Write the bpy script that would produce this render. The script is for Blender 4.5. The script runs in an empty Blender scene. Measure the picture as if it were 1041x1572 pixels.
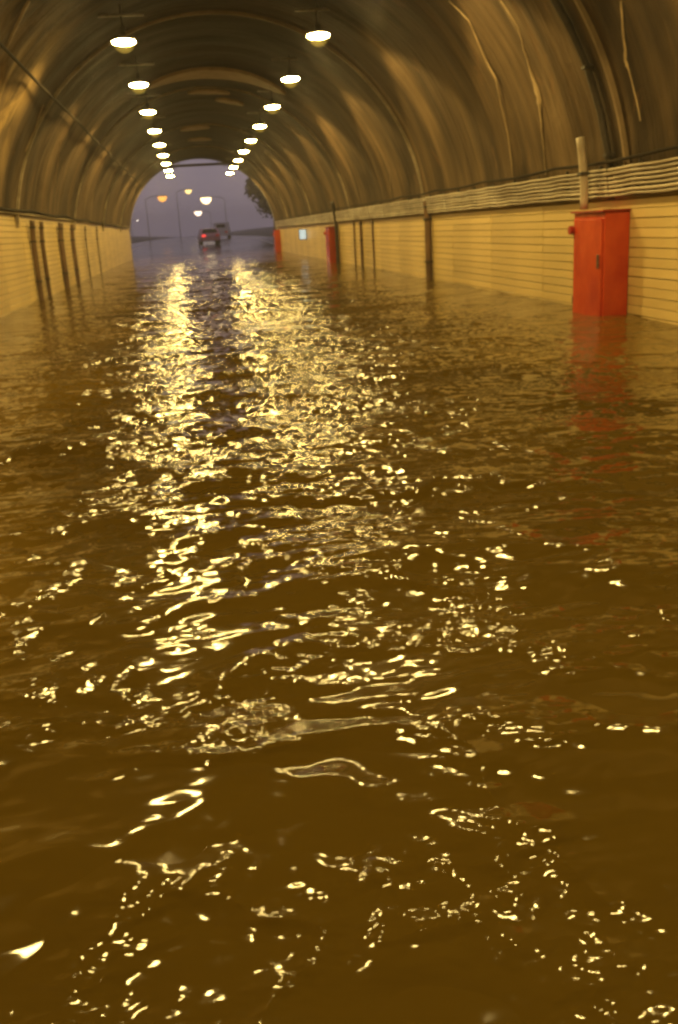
import bpy, bmesh, math, random
import numpy as np
from mathutils import Vector, Matrix, noise

random.seed(7)
rng = np.random.default_rng(11)
S = bpy.context.scene
C = S.collection

# ------------------------------------------------------------------ camera
EYE = Vector((0.0, 0.0, 1.3))
YAW, PITCH, ROLL, FPX = 0.13381, -0.29542, -0.05903, 1440.0
fwd = Vector((math.sin(YAW) * math.cos(PITCH), math.cos(YAW) * math.cos(PITCH), math.sin(PITCH)))
r0 = fwd.cross(Vector((0, 0, 1))).normalized()
u0 = r0.cross(fwd)
right = r0 * math.cos(ROLL) + u0 * math.sin(ROLL)
up = u0 * math.cos(ROLL) - r0 * math.sin(ROLL)
cd = bpy.data.cameras.new('camera')
cam = bpy.data.objects.new('camera', cd)
C.objects.link(cam)
M3 = Matrix((right, up, -fwd)).transposed()
cam.matrix_world = Matrix.Translation(EYE) @ M3.to_4x4()
cd.sensor_width = 36.0
cd.lens = FPX / 1572.0 * 36.0
cd.clip_start = 0.05
cd.clip_end = 3000
S.camera = cam

# ------------------------------------------------------------------ world
W = bpy.data.worlds.new('World')
S.world = W
W.use_nodes = True
nt = W.node_tree
nt.nodes.clear()
sky = nt.nodes.new('ShaderNodeTexSky')
sky.sky_type = 'NISHITA'
sky.sun_disc = False
sky.sun_elevation = math.radians(1.0)
sky.sun_rotation = math.radians(200)
sky.air_density = 1.0
sky.dust_density = 3.0
tint = nt.nodes.new('ShaderNodeMix')
tint.data_type = 'RGBA'
tint.blend_type = 'MIX'
tint.inputs[0].default_value = 0.85
tint.inputs[7].default_value = (2.7, 2.2, 2.75, 1)      # town glow in low cloud over the dusk sky
bg = nt.nodes.new('ShaderNodeBackground')
bg.inputs['Strength'].default_value = 0.10
wo = nt.nodes.new('ShaderNodeOutputWorld')
nt.links.new(sky.outputs[0], tint.inputs[6])
nt.links.new(tint.outputs[2], bg.inputs[0])
nt.links.new(bg.outputs[0], wo.inputs[0])

S.view_settings.view_transform = 'Standard'
S.view_settings.look = 'None'
S.view_settings.exposure = 0.0
S.view_settings.gamma = 1.0
S.view_settings.use_curve_mapping = False
cy = S.cycles
cy.use_denoising = True
cy.denoiser = 'OPENIMAGEDENOISE'
cy.max_bounces = 5
cy.diffuse_bounces = 3
cy.glossy_bounces = 3
cy.transmission_bounces = 2
cy.transparent_max_bounces = 8
cy.volume_bounces = 0
cy.sample_clamp_indirect = 80.0
cy.caustics_reflective = False
cy.caustics_refractive = False
cy.filter_width = 2.9
cy.use_light_tree = True

LAMP_TINT = (1.0, 0.66, 0.20)
LAMP_W = 400.0
LENS_E = 380.0

# ------------------------------------------------------------------ helpers
def srgb(r, g, b):
    f = lambda c: (c / 255 / 12.92) if c / 255 <= 0.04045 else ((c / 255 + 0.055) / 1.055) ** 2.4
    return (f(r), f(g), f(b), 1)

def link(o, parent=None):
    C.objects.link(o)
    if parent is not None:
        o.parent = parent
    return o

def tag(o, label=None, cat=None, group=None, kind=None):
    if label: o['label'] = label
    if cat: o['category'] = cat
    if group: o['group'] = group
    if kind: o['kind'] = kind
    return o

def empty(name, loc=(0, 0, 0)):
    o = bpy.data.objects.new(name, None)
    o.location = loc
    o.empty_display_size = 0.2
    return link(o)

def mobj(name, bm, mat, parent=None, smooth=False):
    me = bpy.data.meshes.new(name)
    bm.to_mesh(me)
    bm.free()
    me.materials.append(mat)
    if smooth:
        for p in me.polygons: p.use_smooth = True
    return link(bpy.data.objects.new(name, me), parent)

def box(bm, x0, x1, y0, y1, z0, z1):
    m = Matrix.Translation(((x0 + x1) / 2, (y0 + y1) / 2, (z0 + z1) / 2)) @ Matrix.Diagonal((x1 - x0, y1 - y0, z1 - z0, 1))
    return bmesh.ops.create_cube(bm, size=1.0, matrix=m)['verts']

def bevel(bm, w, seg=1):
    bmesh.ops.bevel(bm, geom=list(bm.edges), offset=w, segments=seg, affect='EDGES', profile=0.5)

def tube(bm, pts, r, n=6, cap=True):
    """round bar through a polyline; r a number or one radius per point"""
    rings = []
    pts = [Vector(p) for p in pts]
    for i, p in enumerate(pts):
        t = (pts[min(i + 1, len(pts) - 1)] - pts[max(i - 1, 0)]).normalized()
        a = Vector((0, 0, 1)) if abs(t.z) < 0.9 else Vector((0, 1, 0))
        s = t.cross(a).normalized()
        v = s.cross(t)
        rr = r[i] if isinstance(r, (list, tuple)) else r
        rings.append([bm.verts.new(p + (s * math.cos(2 * math.pi * k / n) + v * math.sin(2 * math.pi * k / n)) * rr) for k in range(n)])
    for a, b in zip(rings, rings[1:]):
        for k in range(n):
            bm.faces.new((a[k], a[(k + 1) % n], b[(k + 1) % n], b[k]))
    if cap:
        bm.faces.new(rings[0][::-1])
        bm.faces.new(rings[-1])

def ray_dir(px, py):
    return fwd + right * ((px - 520.5) / FPX) - up * ((py - 786.0) / FPX)

# ------------------------------------------------------------------ materials
def mat(name, color, rough=0.6, metal=0.0, spec=0.5):
    m = bpy.data.materials.new(name)
    m.use_nodes = True
    b = m.node_tree.nodes['Principled BSDF']
    b.inputs['Base Color'].default_value = color if len(color) == 4 else (*color, 1)
    b.inputs['Roughness'].default_value = rough
    b.inputs['Metallic'].default_value = metal
    b.inputs['Specular IOR Level'].default_value = spec
    return m

def N(m, t, **kw):
    n = m.node_tree.nodes.new(t)
    for k, v in kw.items(): setattr(n, k, v)
    return n

def L(m, a, b): m.node_tree.links.new(a, b)

def worn(name, c1, c2, scale=(3, 3, 3), rough=0.6, bump=0.2, bscale=18.0, lo=0.35, hi=0.65, metal=0.0, coord='Object', per_object=0.0, dist=0.01):
    """two-tone weathered surface with fine relief"""
    m = mat(name, c1, rough, metal)
    b = m.node_tree.nodes['Principled BSDF']
    tc = N(m, 'ShaderNodeTexCoord')
    mp = N(m, 'ShaderNodeMapping')
    mp.inputs['Scale'].default_value = scale
    L(m, tc.outputs[coord], mp.inputs[0])
    n1 = N(m, 'ShaderNodeTexNoise')
    n1.inputs['Scale'].default_value = 1.0
    n1.inputs['Detail'].default_value = 6
    n1.inputs['Roughness'].default_value = 0.6
    L(m, mp.outputs[0], n1.inputs['Vector'])
    cr = N(m, 'ShaderNodeValToRGB')
    cr.color_ramp.elements[0].position = lo
    cr.color_ramp.elements[0].color = (*c2[:3], 1)
    cr.color_ramp.elements[1].position = hi
    cr.color_ramp.elements[1].color = (*c1[:3], 1)
    L(m, n1.outputs[0], cr.inputs[0])
    out = cr.outputs[0]
    if per_object:
        oi = N(m, 'ShaderNodeObjectInfo')
        mr = N(m, 'ShaderNodeMapRange')
        mr.inputs[3].default_value = 1 - per_object
        mr.inputs[4].default_value = 1 + per_object
        L(m, oi.outputs['Random'], mr.inputs[0])
        mx = N(m, 'ShaderNodeVectorMath', operation='SCALE')
        L(m, out, mx.inputs[0])
        L(m, mr.outputs[0], mx.inputs['Scale'])
        out = mx.outputs[0]
    L(m, out, b.inputs['Base Color'])
    n2 = N(m, 'ShaderNodeTexNoise')
    n2.inputs['Scale'].default_value = bscale
    n2.inputs['Detail'].default_value = 5
    L(m, tc.outputs[coord], n2.inputs['Vector'])
    bp = N(m, 'ShaderNodeBump')
    bp.inputs['Strength'].default_value = bump
    bp.inputs['Distance'].default_value = dist
    L(m, n2.outputs[0], bp.inputs['Height'])
    L(m, bp.outputs[0], b.inputs['Normal'])
    return m

def emit(name, col, s, base=(0.8, 0.8, 0.8)):
    m = mat(name, base, 0.4)
    b = m.node_tree.nodes['Principled BSDF']
    b.inputs['Emission Color'].default_value = (*col, 1)
    b.inputs['Emission Strength'].default_value = s
    return m

M_tile = worn('cream_cladding', (0.72, 0.56, 0.25), (0.55, 0.42, 0.18), (0.6, 0.35, 0.9), 0.38, 0.25, 9.0, 0.3, 0.7, per_object=0.07)
M_back = worn('dark_mortar', (0.26, 0.19, 0.10), (0.16, 0.11, 0.06), (2, 2, 2), 0.85, 0.3, 30)
M_red = worn('red_enamel', (0.54, 0.068, 0.020), (0.38, 0.028, 0.012), (2.2, 2.2, 1.6), 0.22, 0.25, 7, 0.3, 0.6)
M_redtrim = worn('red_trim', (0.40, 0.02, 0.01), (0.22, 0.015, 0.01), (6, 6, 6), 0.4, 0.15, 20)
M_steel = worn('dull_steel', (0.30, 0.28, 0.25), (0.16, 0.14, 0.12), (5, 5, 5), 0.45, 0.1, 30, metal=0.6)
M_dark = worn('dark_iron', (0.055, 0.045, 0.035), (0.03, 0.025, 0.02), (5, 5, 5), 0.55, 0.2, 30)
M_pale = worn('pale_conduit', (0.62, 0.56, 0.44), (0.45, 0.38, 0.28), (4, 4, 1.5), 0.5, 0.15, 25)
M_cable = worn('grey_cable_sheath', (0.50, 0.44, 0.33), (0.26, 0.21, 0.14), (3, 0.7, 3), 0.42, 0.1, 30, per_object=0.25)
M_black = worn('black_cable_sheath', (0.035, 0.028, 0.02), (0.02, 0.016, 0.012), (4, 1, 4), 0.85, 0.1, 30)
M_black.node_tree.nodes['Principled BSDF'].inputs['Specular IOR Level'].default_value = 0.1
M_rust = worn('brown_pipe', (0.20, 0.12, 0.06), (0.10, 0.06, 0.035), (5, 5, 2), 0.6, 0.3, 25)
M_lime = worn('lime_deposit', (0.38, 0.29, 0.16), (0.20, 0.145, 0.075), (3, 3, 3), 0.6, 0.6, 16, 0.3, 0.7, dist=0.02)
M_ledge = worn('ledge_concrete', (0.36, 0.30, 0.20), (0.20, 0.16, 0.10), (1.5, 0.6, 3), 0.8, 0.5, 12, dist=0.02)

# the shotcrete lining: soot and seepage run down the arc (uv: metres along the tunnel, metres round the arc)
M_lin = mat('sooty_lining', (0.2, 0.16, 0.11), 0.8, 0.0, 0.12)
def build_lining_material(m):
    b = m.node_tree.nodes['Principled BSDF']
    uv = N(m, 'ShaderNodeUVMap')
    def noise_at(sx, sy, detail=5, off=0.0, dist=0.0):
        mp = N(m, 'ShaderNodeMapping')
        mp.inputs['Scale'].default_value = (sx, sy, 1)
        mp.inputs['Location'].default_value = (off, off * 0.7, off)
        L(m, uv.outputs[0], mp.inputs[0])
        n = N(m, 'ShaderNodeTexNoise')
        n.inputs['Scale'].default_value = 1
        n.inputs['Detail'].default_value = detail
        n.inputs['Roughness'].default_value = 0.62
        n.inputs['Distortion'].default_value = dist
        L(m, mp.outputs[0], n.inputs['Vector'])
        return n
    def ramp(src, p0, p1, c0, c1):
        r = N(m, 'ShaderNodeValToRGB')
        r.color_ramp.elements[0].position = p0
        r.color_ramp.elements[1].position = p1
        r.color_ramp.elements[0].color = (*c0, 1)
        r.color_ramp.elements[1].color = (*c1, 1)
        L(m, src, r.inputs[0])
        return r
    def mixc(f, a, c, bt='MIX'):
        x = N(m, 'ShaderNodeMix', data_type='RGBA', blend_type=bt)
        if hasattr(f, 'is_linked'): L(m, f, x.inputs[0])
        else: x.inputs[0].default_value = f
        for s, i in ((a, 6), (c, 7)):
            if hasattr(s, 'is_linked'): L(m, s, x.inputs[i])
            else: x.inputs[i].default_value = (*s, 1)
        return x.outputs[2]
    big = noise_at(0.35, 0.22, 4, 3.0, 0.4)
    streak = noise_at(1.5, 0.14, 5, 11.0, 0.5)
    fine = noise_at(5.0, 0.4, 5, 5.0, 0.3)
    blot = noise_at(1.1, 0.8, 7, 21.0, 0.8)
    c = ramp(big.outputs[0], 0.38, 0.66, (0.050, 0.035, 0.020), (0.180, 0.124, 0.066)).outputs[0]
    dk = ramp(streak.outputs[0], 0.36, 0.56, (0.36, 0.36, 0.37), (1, 1, 1)).outputs[0]
    c = mixc(0.85, c, dk, 'MULTIPLY')
    fd = ramp(fine.outputs[0], 0.35, 0.6, (0.90, 0.90, 0.90), (1.05, 1.05, 1.05)).outputs[0]
    c = mixc(0.8, c, fd, 'MULTIPLY')
    lf = ramp(streak.outputs[0], 0.64, 0.80, (0, 0, 0), (0.7, 0.7, 0.7)).outputs[0]
    c = mixc(lf, c, (0.36, 0.27, 0.15))
    bf = ramp(blot.outputs[0], 0.62, 0.75, (0, 0, 0), (0.6, 0.6, 0.6)).outputs[0]
    c = mixc(bf, c, (0.23, 0.12, 0.05))
    # lamp light painted as a paler, blotchy patch on the near left haunch
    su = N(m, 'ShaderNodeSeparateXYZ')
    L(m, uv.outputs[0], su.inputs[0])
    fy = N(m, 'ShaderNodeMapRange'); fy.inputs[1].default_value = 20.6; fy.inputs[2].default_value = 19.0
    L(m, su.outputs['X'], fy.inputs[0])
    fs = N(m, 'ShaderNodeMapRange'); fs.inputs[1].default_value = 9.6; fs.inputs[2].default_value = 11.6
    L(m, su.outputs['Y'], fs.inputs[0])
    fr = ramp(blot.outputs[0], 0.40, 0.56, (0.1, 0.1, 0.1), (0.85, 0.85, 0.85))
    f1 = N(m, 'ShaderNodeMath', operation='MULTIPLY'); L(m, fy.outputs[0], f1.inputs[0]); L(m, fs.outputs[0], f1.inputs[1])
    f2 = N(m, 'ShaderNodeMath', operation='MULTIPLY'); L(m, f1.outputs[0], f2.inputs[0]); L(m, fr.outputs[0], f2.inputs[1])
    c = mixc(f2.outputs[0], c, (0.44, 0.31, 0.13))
    # soot in the crown, deepened to paint in the shade above the lamps
    sp = N(m, 'ShaderNodeSeparateXYZ')
    L(m, uv.outputs[0], sp.inputs[0])
    wv = N(m, 'ShaderNodeMath', operation='MULTIPLY_ADD')
    wv.inputs[1].default_value = 1.6
    L(m, big.outputs[0], wv.inputs[0])
    L(m, sp.outputs['Y'], wv.inputs[2])
    so = N(m, 'ShaderNodeValToRGB')
    e = so.color_ramp.elements
    e[0].position = 0.21; e[0].color = (1, 1, 1, 1)
    e[1].position = 0.37; e[1].color = (0.24, 0.21, 0.20, 1)
    q = e.new(0.64); q.color = (0.24, 0.21, 0.20, 1)
    q = e.new(0.79); q.color = (1, 1, 1, 1)
    dv = N(m, 'ShaderNodeMath', operation='MULTIPLY')
    dv.inputs[1].default_value = 1 / 16.0
    L(m, wv.outputs[0], dv.inputs[0])
    L(m, dv.outputs[0], so.inputs[0])
    c = mixc(1.0, c, so.outputs[0], 'MULTIPLY')
    L(m, c, b.inputs['Base Color'])
    hs = N(m, 'ShaderNodeMath', operation='ADD')
    L(m, streak.outputs[0], hs.inputs[0])
    L(m, blot.outputs[0], hs.inputs[1])
    h2 = N(m, 'ShaderNodeMath', operation='ADD')
    L(m, hs.outputs[0], h2.inputs[0])
    L(m, fine.outputs[0], h2.inputs[1])
    bp = N(m, 'ShaderNodeBump')
    bp.inputs['Strength'].default_value = 0.8
    bp.inputs['Distance'].default_value = 0.07
    L(m, h2.outputs[0], bp.inputs['Height'])
    L(m, bp.outputs[0], b.inputs['Normal'])
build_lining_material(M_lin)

# muddy flood water
def water_material():
    m = mat('muddy_flood_water', (0.12, 0.075, 0.018), 0.072)
    b = m.node_tree.nodes['Principled BSDF']
    b.inputs['IOR'].default_value = 1.33
    tc = N(m, 'ShaderNodeTexCoord')
    mp = N(m, 'ShaderNodeMapping')
    mp.inputs['Scale'].default_value = (0.25, 0.5, 1)
    L(m, tc.outputs['Object'], mp.inputs[0])
    n = N(m, 'ShaderNodeTexNoise')
    n.inputs['Scale'].default_value = 1.0
    n.inputs['Detail'].default_value = 5
    L(m, mp.outputs[0], n.inputs['Vector'])
    cr = N(m, 'ShaderNodeValToRGB')
    cr.color_ramp.elements[0].position = 0.3
    cr.color_ramp.elements[0].color = (0.078, 0.048, 0.006, 1)
    cr.color_ramp.elements[1].position = 0.7
    cr.color_ramp.elements[1].color = (0.110, 0.069, 0.010, 1)
    L(m, n.outputs[0], cr.inputs[0])
    L(m, cr.outputs[0], b.inputs['Base Color'])
    # capillary ripples, in patches
    def rip(sx, sy, rot, detail=3):
        q = N(m, 'ShaderNodeMapping')
        q.inputs['Scale'].default_value = (sx, sy, 1)
        q.inputs['Rotation'].default_value = (0, 0, rot)
        L(m, tc.outputs['Object'], q.inputs[0])
        t = N(m, 'ShaderNodeTexNoise')
        t.inputs['Scale'].default_value = 1
        t.inputs['Detail'].default_value = detail
        t.inputs['Roughness'].default_value = 0.55
        L(m, q.outputs[0], t.inputs['Vector'])
        return t
    a = rip(3.2, 7.0, 0.25, 1.2)
    c = rip(4.0, 6.0, -0.5, 1.2)
    pa = rip(0.55, 0.8, 0.1, 2)
    pr = N(m, 'ShaderNodeMapRange')
    pr.inputs[1].default_value = 0.40
    pr.inputs[2].default_value = 0.66
    pr.inputs[3].default_value = 0.35
    pr.inputs[4].default_value = 1.3
    L(m, pa.outputs[0], pr.inputs[0])
    ad = N(m, 'ShaderNodeMath', operation='ADD')
    L(m, a.outputs[0], ad.inputs[0])
    L(m, c.outputs[0], ad.inputs[1])
    # the chop builds up down the tunnel, where wind comes in at the mouth
    sx = N(m, 'ShaderNodeSeparateXYZ')
    L(m, tc.outputs['Object'], sx.inputs[0])
    yr = N(m, 'ShaderNodeMapRange')
    yr.inputs[1].default_value = 2.0
    yr.inputs[2].default_value = 9.0
    yr.inputs[3].default_value = 1.25
    yr.inputs[4].default_value = 0.35
    L(m, sx.outputs['Y'], yr.inputs[0])
    m0 = N(m, 'ShaderNodeMath', operation='MULTIPLY')
    L(m, ad.outputs[0], m0.inputs[0])
    L(m, yr.outputs[0], m0.inputs[1])
    ml = N(m, 'ShaderNodeMath', operation='MULTIPLY')
    L(m, m0.outputs[0], ml.inputs[0])
    L(m, pr.outputs[0], ml.inputs[1])
    bp = N(m, 'ShaderNodeBump')
    bp.inputs['Strength'].default_value = 1.0
    bp.inputs['Distance'].default_value = 0.030
    # fine wrinkles that gather along wandering current lines
    rg = rip(0.75, 0.9, 0.4, 3)
    r1 = N(m, 'ShaderNodeMath', operation='SUBTRACT'); r1.inputs[1].default_value = 0.5; L(m, rg.outputs[0], r1.inputs[0])
    r2 = N(m, 'ShaderNodeMath', operation='ABSOLUTE'); L(m, r1.outputs[0], r2.inputs[0])
    r3 = N(m, 'ShaderNodeMapRange'); r3.inputs[1].default_value = 0.0; r3.inputs[2].default_value = 0.06
    r3.inputs[3].default_value = 1.0; r3.inputs[4].default_value = 0.0; L(m, r2.outputs[0], r3.inputs[0])
    fw = rip(9.0, 13.0, 0.3, 1.5)
    r4 = N(m, 'ShaderNodeMath', operation='MULTIPLY'); L(m, fw.outputs[0], r4.inputs[0]); L(m, r3.outputs[0], r4.inputs[1])
    r5 = N(m, 'ShaderNodeMath', operation='MULTIPLY_ADD'); r5.inputs[1].default_value = 1.0
    L(m, r4.outputs[0], r5.inputs[0]); L(m, ml.outputs[0], r5.inputs[2])
    L(m, r5.outputs[0], bp.inputs['Height'])
    # short chop as facet tilt, so that it does not flatten out with distance
    def chop(sx, sy, rot, det, loc):
        q = N(m, 'ShaderNodeMapping')
        q.inputs['Scale'].default_value = (sx, sy, 1)
        q.inputs['Rotation'].default_value = (0, 0, rot)
        q.inputs['Location'].default_value = (loc, loc, 0)
        L(m, tc.outputs['Object'], q.inputs[0])
        t = N(m, 'ShaderNodeTexNoise')
        t.inputs['Scale'].default_value = 1
        t.inputs['Detail'].default_value = det
        t.inputs['Roughness'].default_value = 0.6
        L(m, q.outputs[0], t.inputs['Vector'])
        u = N(m, 'ShaderNodeVectorMath', operation='SUBTRACT')
        L(m, t.outputs['Color'], u.inputs[0])
        u.inputs[1].default_value = (0.5, 0.5, 0.5)
        return u.outputs[0]
    cv = chop(14.0, 12.0, 0.15, 1.0, 3.0)
    ym = N(m, 'ShaderNodeMapRange')
    ym.inputs[1].default_value = 2.2
    ym.inputs[2].default_value = 10.0
    ym.inputs[3].default_value = 0.0
    ym.inputs[4].default_value = 1.75
    L(m, sx.outputs['Y'], ym.inputs[0])
    yf = N(m, 'ShaderNodeMapRange')
    yf.inputs[1].default_value = 11.0
    yf.inputs[2].default_value = 32.0
    yf.inputs[3].default_value = 1.0
    yf.inputs[4].default_value = 0.24
    L(m, sx.outputs['Y'], yf.inputs[0])
    ymf = N(m, 'ShaderNodeMath', operation='MULTIPLY')
    L(m, ym.outputs[0], ymf.inputs[0]); L(m, yf.outputs[0], ymf.inputs[1])
    # calmer along the walls
    xo = N(m, 'ShaderNodeMath', operation='SUBTRACT'); xo.inputs[1].default_value = 0.95
    L(m, sx.outputs['X'], xo.inputs[0])
    xa = N(m, 'ShaderNodeMath', operation='ABSOLUTE'); L(m, xo.outputs[0], xa.inputs[0])
    xm = N(m, 'ShaderNodeMapRange'); xm.inputs[1].default_value = 1.9; xm.inputs[2].default_value = 3.6
    xm.inputs[3].default_value = 1.0; xm.inputs[4].default_value = 0.15
    L(m, xa.outputs[0], xm.inputs[0])
    xy_ = N(m, 'ShaderNodeMath', operation='MULTIPLY'); L(m, ymf.outputs[0], xy_.inputs[0]); L(m, xm.outputs[0], xy_.inputs[1])
    sc = N(m, 'ShaderNodeVectorMath', operation='SCALE')
    L(m, cv, sc.inputs[0])
    L(m, xy_.outputs[0], sc.inputs['Scale'])
    xy = N(m, 'ShaderNodeVectorMath', operation='MULTIPLY')
    xy.inputs[1].default_value = (0.32, 1.0, 0.0)
    L(m, sc.outputs[0], xy.inputs[0])
    av = N(m, 'ShaderNodeVectorMath', operation='ADD')
    L(m, bp.outputs[0], av.inputs[0])
    L(m, xy.outputs[0], av.inputs[1])
    nn = N(m, 'ShaderNodeVectorMath', operation='NORMALIZE')
    L(m, av.outputs[0], nn.inputs[0])
    L(m, nn.outputs[0], b.inputs['Normal'])
    return m
M_water = water_material()

# ------------------------------------------------------------------ tunnel geometry
XC, RAD, ZC = 0.85, 4.6, 1.2
XL, XR = XC - RAD, XC + RAD
Y0, Y1 = -34.0, 62.5
SEAM0, SEAMD = 22.2, 10.6

def arch_point(th, y, d=0.0):
    """th from 0 (right springing) to pi (left); d metres inwards"""
    return Vector((XC + (RAD - d) * math.cos(th), y, ZC + (RAD - d) * math.sin(th)))

lining = empty('tunnel_lining', (XC, Y0, ZC))
tag(lining, kind='structure')
def local(root, v): return Vector(v) - root.location

seams = [SEAM0 + SEAMD * k for k in range(-5, 4)]
edges = [Y0] + seams + [Y1]
for i, (a, b_) in enumerate(zip(edges, edges[1:])):
    g = 0.03
    ya, yb = a + g, b_ - g
    near = yb > 5
    ny = max(8, int((yb - ya) / (0.14 if near else 0.5)))
    nth = 110 if near else 40
    T0, T1 = 0.052, math.pi - 0.158
    bm = bmesh.new()
    uvl = bm.loops.layers.uv.new('UVMap')
    grid = []
    for j in range(ny + 1):
        y = ya + (yb - ya) * j / ny
        row = []
        for k in range(nth + 1):
            th = T0 + (T1 - T0) * k / nth
            s = th * RAD
            # folds that hang down the arc plus rough lumps, stronger on the left haunch near the camera
            fold = noise.noise(Vector((y * 1.35, s * 0.22, i * 3.1)))
            lump = noise.noise(Vector((y * 0.8, s * 0.7, 5.0 + i)))
            d = 0.045 * fold + 0.03 * lump
            lefty = max(0.0, min(1.0, (th - 2.25) / 0.5)) * max(0.0, min(1.0, (21.0 - y) / 3.5))
            d += lefty * (0.16 * noise.noise(Vector((y * 1.3, s * 1.1, 9.0))) + 0.06 * noise.noise(Vector((y * 3.3, s * 3.1, 2.0))))
            if th < 0.2 or th > math.pi - 0.3: d *= 0.35
            row.append((bm.verts.new(arch_point(max(th, -3.2), y, d) - lining.location), (y, s)))
        grid.append(row)
    for j in range(ny):
        for k in range(nth):
            q = (grid[j][k], grid[j + 1][k], grid[j + 1][k + 1], grid[j][k + 1])
            f = bm.faces.new([v[0] for v in q])
            for lp, v in zip(f.loops, q): lp[uvl].uv = v[1]
    # turned-back edges so that the joint is a real recess
    for j, sgn in ((0, -1), (ny, 1)):
        prev = None
        for k in range(nth + 1):
            v = grid[j][k][0]
            th = T0 + (T1 - T0) * k / nth
            w = bm.verts.new(arch_point(th, (ya if j == 0 else yb), -0.12) - lining.location)
            if prev:
                f = bm.faces.new((prev[0], v, w, prev[1]) if sgn < 0 else (v, prev[0], prev[1], w))
                for lp in f.loops: lp[uvl].uv = (0.1, 0.1)
            prev = (v, w)
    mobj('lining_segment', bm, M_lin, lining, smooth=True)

# rock behind the joints and round the shell
bm = bmesh.new()
n = 48
prof = [(XC + (RAD + 0.1) * math.cos(t), ZC + (RAD + 0.1) * math.sin(t)) for t in [math.pi * k / n for k in range(n + 1)]]
prof = [(XR + 0.1, -1.2)] + prof + [(XL - 0.1, -1.2)]
ra = [bm.verts.new(Vector((x, Y0, z)) - lining.location) for x, z in prof]
rb = [bm.verts.new(Vector((x, Y1 - 0.02, z)) - lining.location) for x, z in prof]
for k in range(len(prof) - 1):
    bm.faces.new((ra[k], rb[k], rb[k + 1], ra[k + 1]))
mobj('outer_shell', bm, M_back, lining)

# pale strips that cover the construction joints
for y in seams[3:]:
    bm = bmesh.new()
    pts = []
    for k in range(61):
        th = 0.10 + (math.pi - 0.2) * k / 60
        pts.append(th)
    w = 0.028
    rows = []
    for th in pts:
        a = arch_point(th, y - w, 0.055); b2 = arch_point(th, y + w, 0.055)
        c = arch_point(th, y + w, -0.03); d = arch_point(th, y - w, -0.03)
        rows.append([bm.verts.new(p - lining.location) for p in (a, b2, c, d)])
    for p, q in zip(rows, rows[1:]):
        for e in range(4):
            bm.faces.new((p[e], p[(e + 1) % 4], q[(e + 1) % 4], q[e]))
    mobj('joint_strip', bm, M_ledge if y > 15 else M_back, lining)

# repair bands and patches in the crown
def crown_patch(x0, x1, y0, y1, th=0.03, m=M_lime):
    bm = bmesh.new()
    nx = 18
    t0 = math.acos((x1 - XC) / RAD); t1 = math.acos((x0 - XC) / RAD)
    top, bot = [], []
    for k in range(nx + 1):
        t = t0 + (t1 - t0) * k / nx
        u = k / nx
        tp = math.sin(math.pi * u) ** 0.5
        wob = 0.12 * noise.noise(Vector((u * 5, y0, 1)))
        ya = (y0 + y1) / 2 - (y1 - y0) / 2 * tp + wob
        yb = (y0 + y1) / 2 + (y1 - y0) / 2 * tp + wob + 0.02
        top.append([bm.verts.new(arch_point(t, ya, 0.02) - lining.location), bm.verts.new(arch_point(t, ya + 0.04, 0.05 + th) - lining.location),
                    bm.verts.new(arch_point(t, yb - 0.01, 0.05 + th) - lining.location), bm.verts.new(arch_point(t, yb, 0.0) - lining.location)])
    for a, b2 in zip(top, top[1:]):
        for e in range(3):
            bm.faces.new((a[e], a[e + 1], b2[e + 1], b2[e]))
    o = mobj('repair_patch', bm, m, lining)
    return o
crown_patch(-0.9, 3.2, 29.0, 30.6, 0.05)
crown_patch(0.35, 1.75, 33.2, 34.0)
crown_patch(1.3, 2.3, 35.0, 35.9)
crown_patch(0.0, 1.3, 43.6, 45.2)
crown_patch(0.3, 1.5, 49.0, 50.4)

# lime crusts that run down the lining
def arch_hit(px, py):
    o, d = EYE, ray_dir(px, py)
    A = d.x ** 2 + d.z ** 2
    B = 2 * (d.x * (o.x - XC) + d.z * (o.z - ZC))
    Cc = (o.x - XC) ** 2 + (o.z - ZC) ** 2 - RAD ** 2
    t = (-B + math.sqrt(B * B - 4 * A * Cc)) / (2 * A)
    p = o + d * t
    return p.y, math.atan2(p.z - ZC, p.x - XC)
def crust(px, th=0.006):
    """px: (x, y, width in metres)"""
    k = [(*arch_hit(a, b), w) for a, b, w in px]
    fine = []
    for a, b in zip(k, k[1:]):
        for s in range(5):
            t = s / 5
            fine.append(tuple(a[i] * (1 - t) + b[i] * t for i in range(3)))
    fine.append(k[-1])
    bm = bmesh.new()
    rows = []
    for i, (y, t, w) in enumerate(fine):
        w *= 0.38 + 0.6 * abs(noise.noise(Vector((i * 0.7, px[0][0], 3))))
        y += 0.03 * noise.noise(Vector((i * 0.45, px[0][0], 8)))
        rows.append([bm.verts.new(arch_point(t, y - w / 2, 0.01) - lining.location),
                     bm.verts.new(arch_point(t, y - w / 5, 0.022 + th * min(1, w * 8)) - lining.location),
                     bm.verts.new(arch_point(t, y + w / 5, 0.022 + th * min(1, w * 8)) - lining.location),
                     bm.verts.new(arch_point(t, y + w / 2, 0.01) - lining.location)])
    for a, b in zip(rows, rows[1:]):
        for e in range(3): bm.faces.new((a[e], a[e + 1], b[e + 1], b[e]))
    return mobj('lime_streak', bm, M_lime, lining, smooth=True)
crust([(770, 0, .10), (797, 40, .12), (806, 75, .08), (816, 110, .18), (828, 148, .42), (831, 180, .14), (836, 230, .06), (839, 268, .04)])
crust([(955, 0, .06), (958, 50, .09), (962, 92, .13), (968, 110, .04), (985, 185, .04)])
crust([(690, 0, .10), (720, 30, .05), (745, 90, .10), (762, 120, .16), (770, 160, .05), (784, 230, .06), (788, 272, .04)])
crust([(598, 250, .03), (600, 275, .08), (601, 292, .05)])
crust([(44, 0, .5), (24, 40, .35), (8, 75, .25)])
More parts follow.
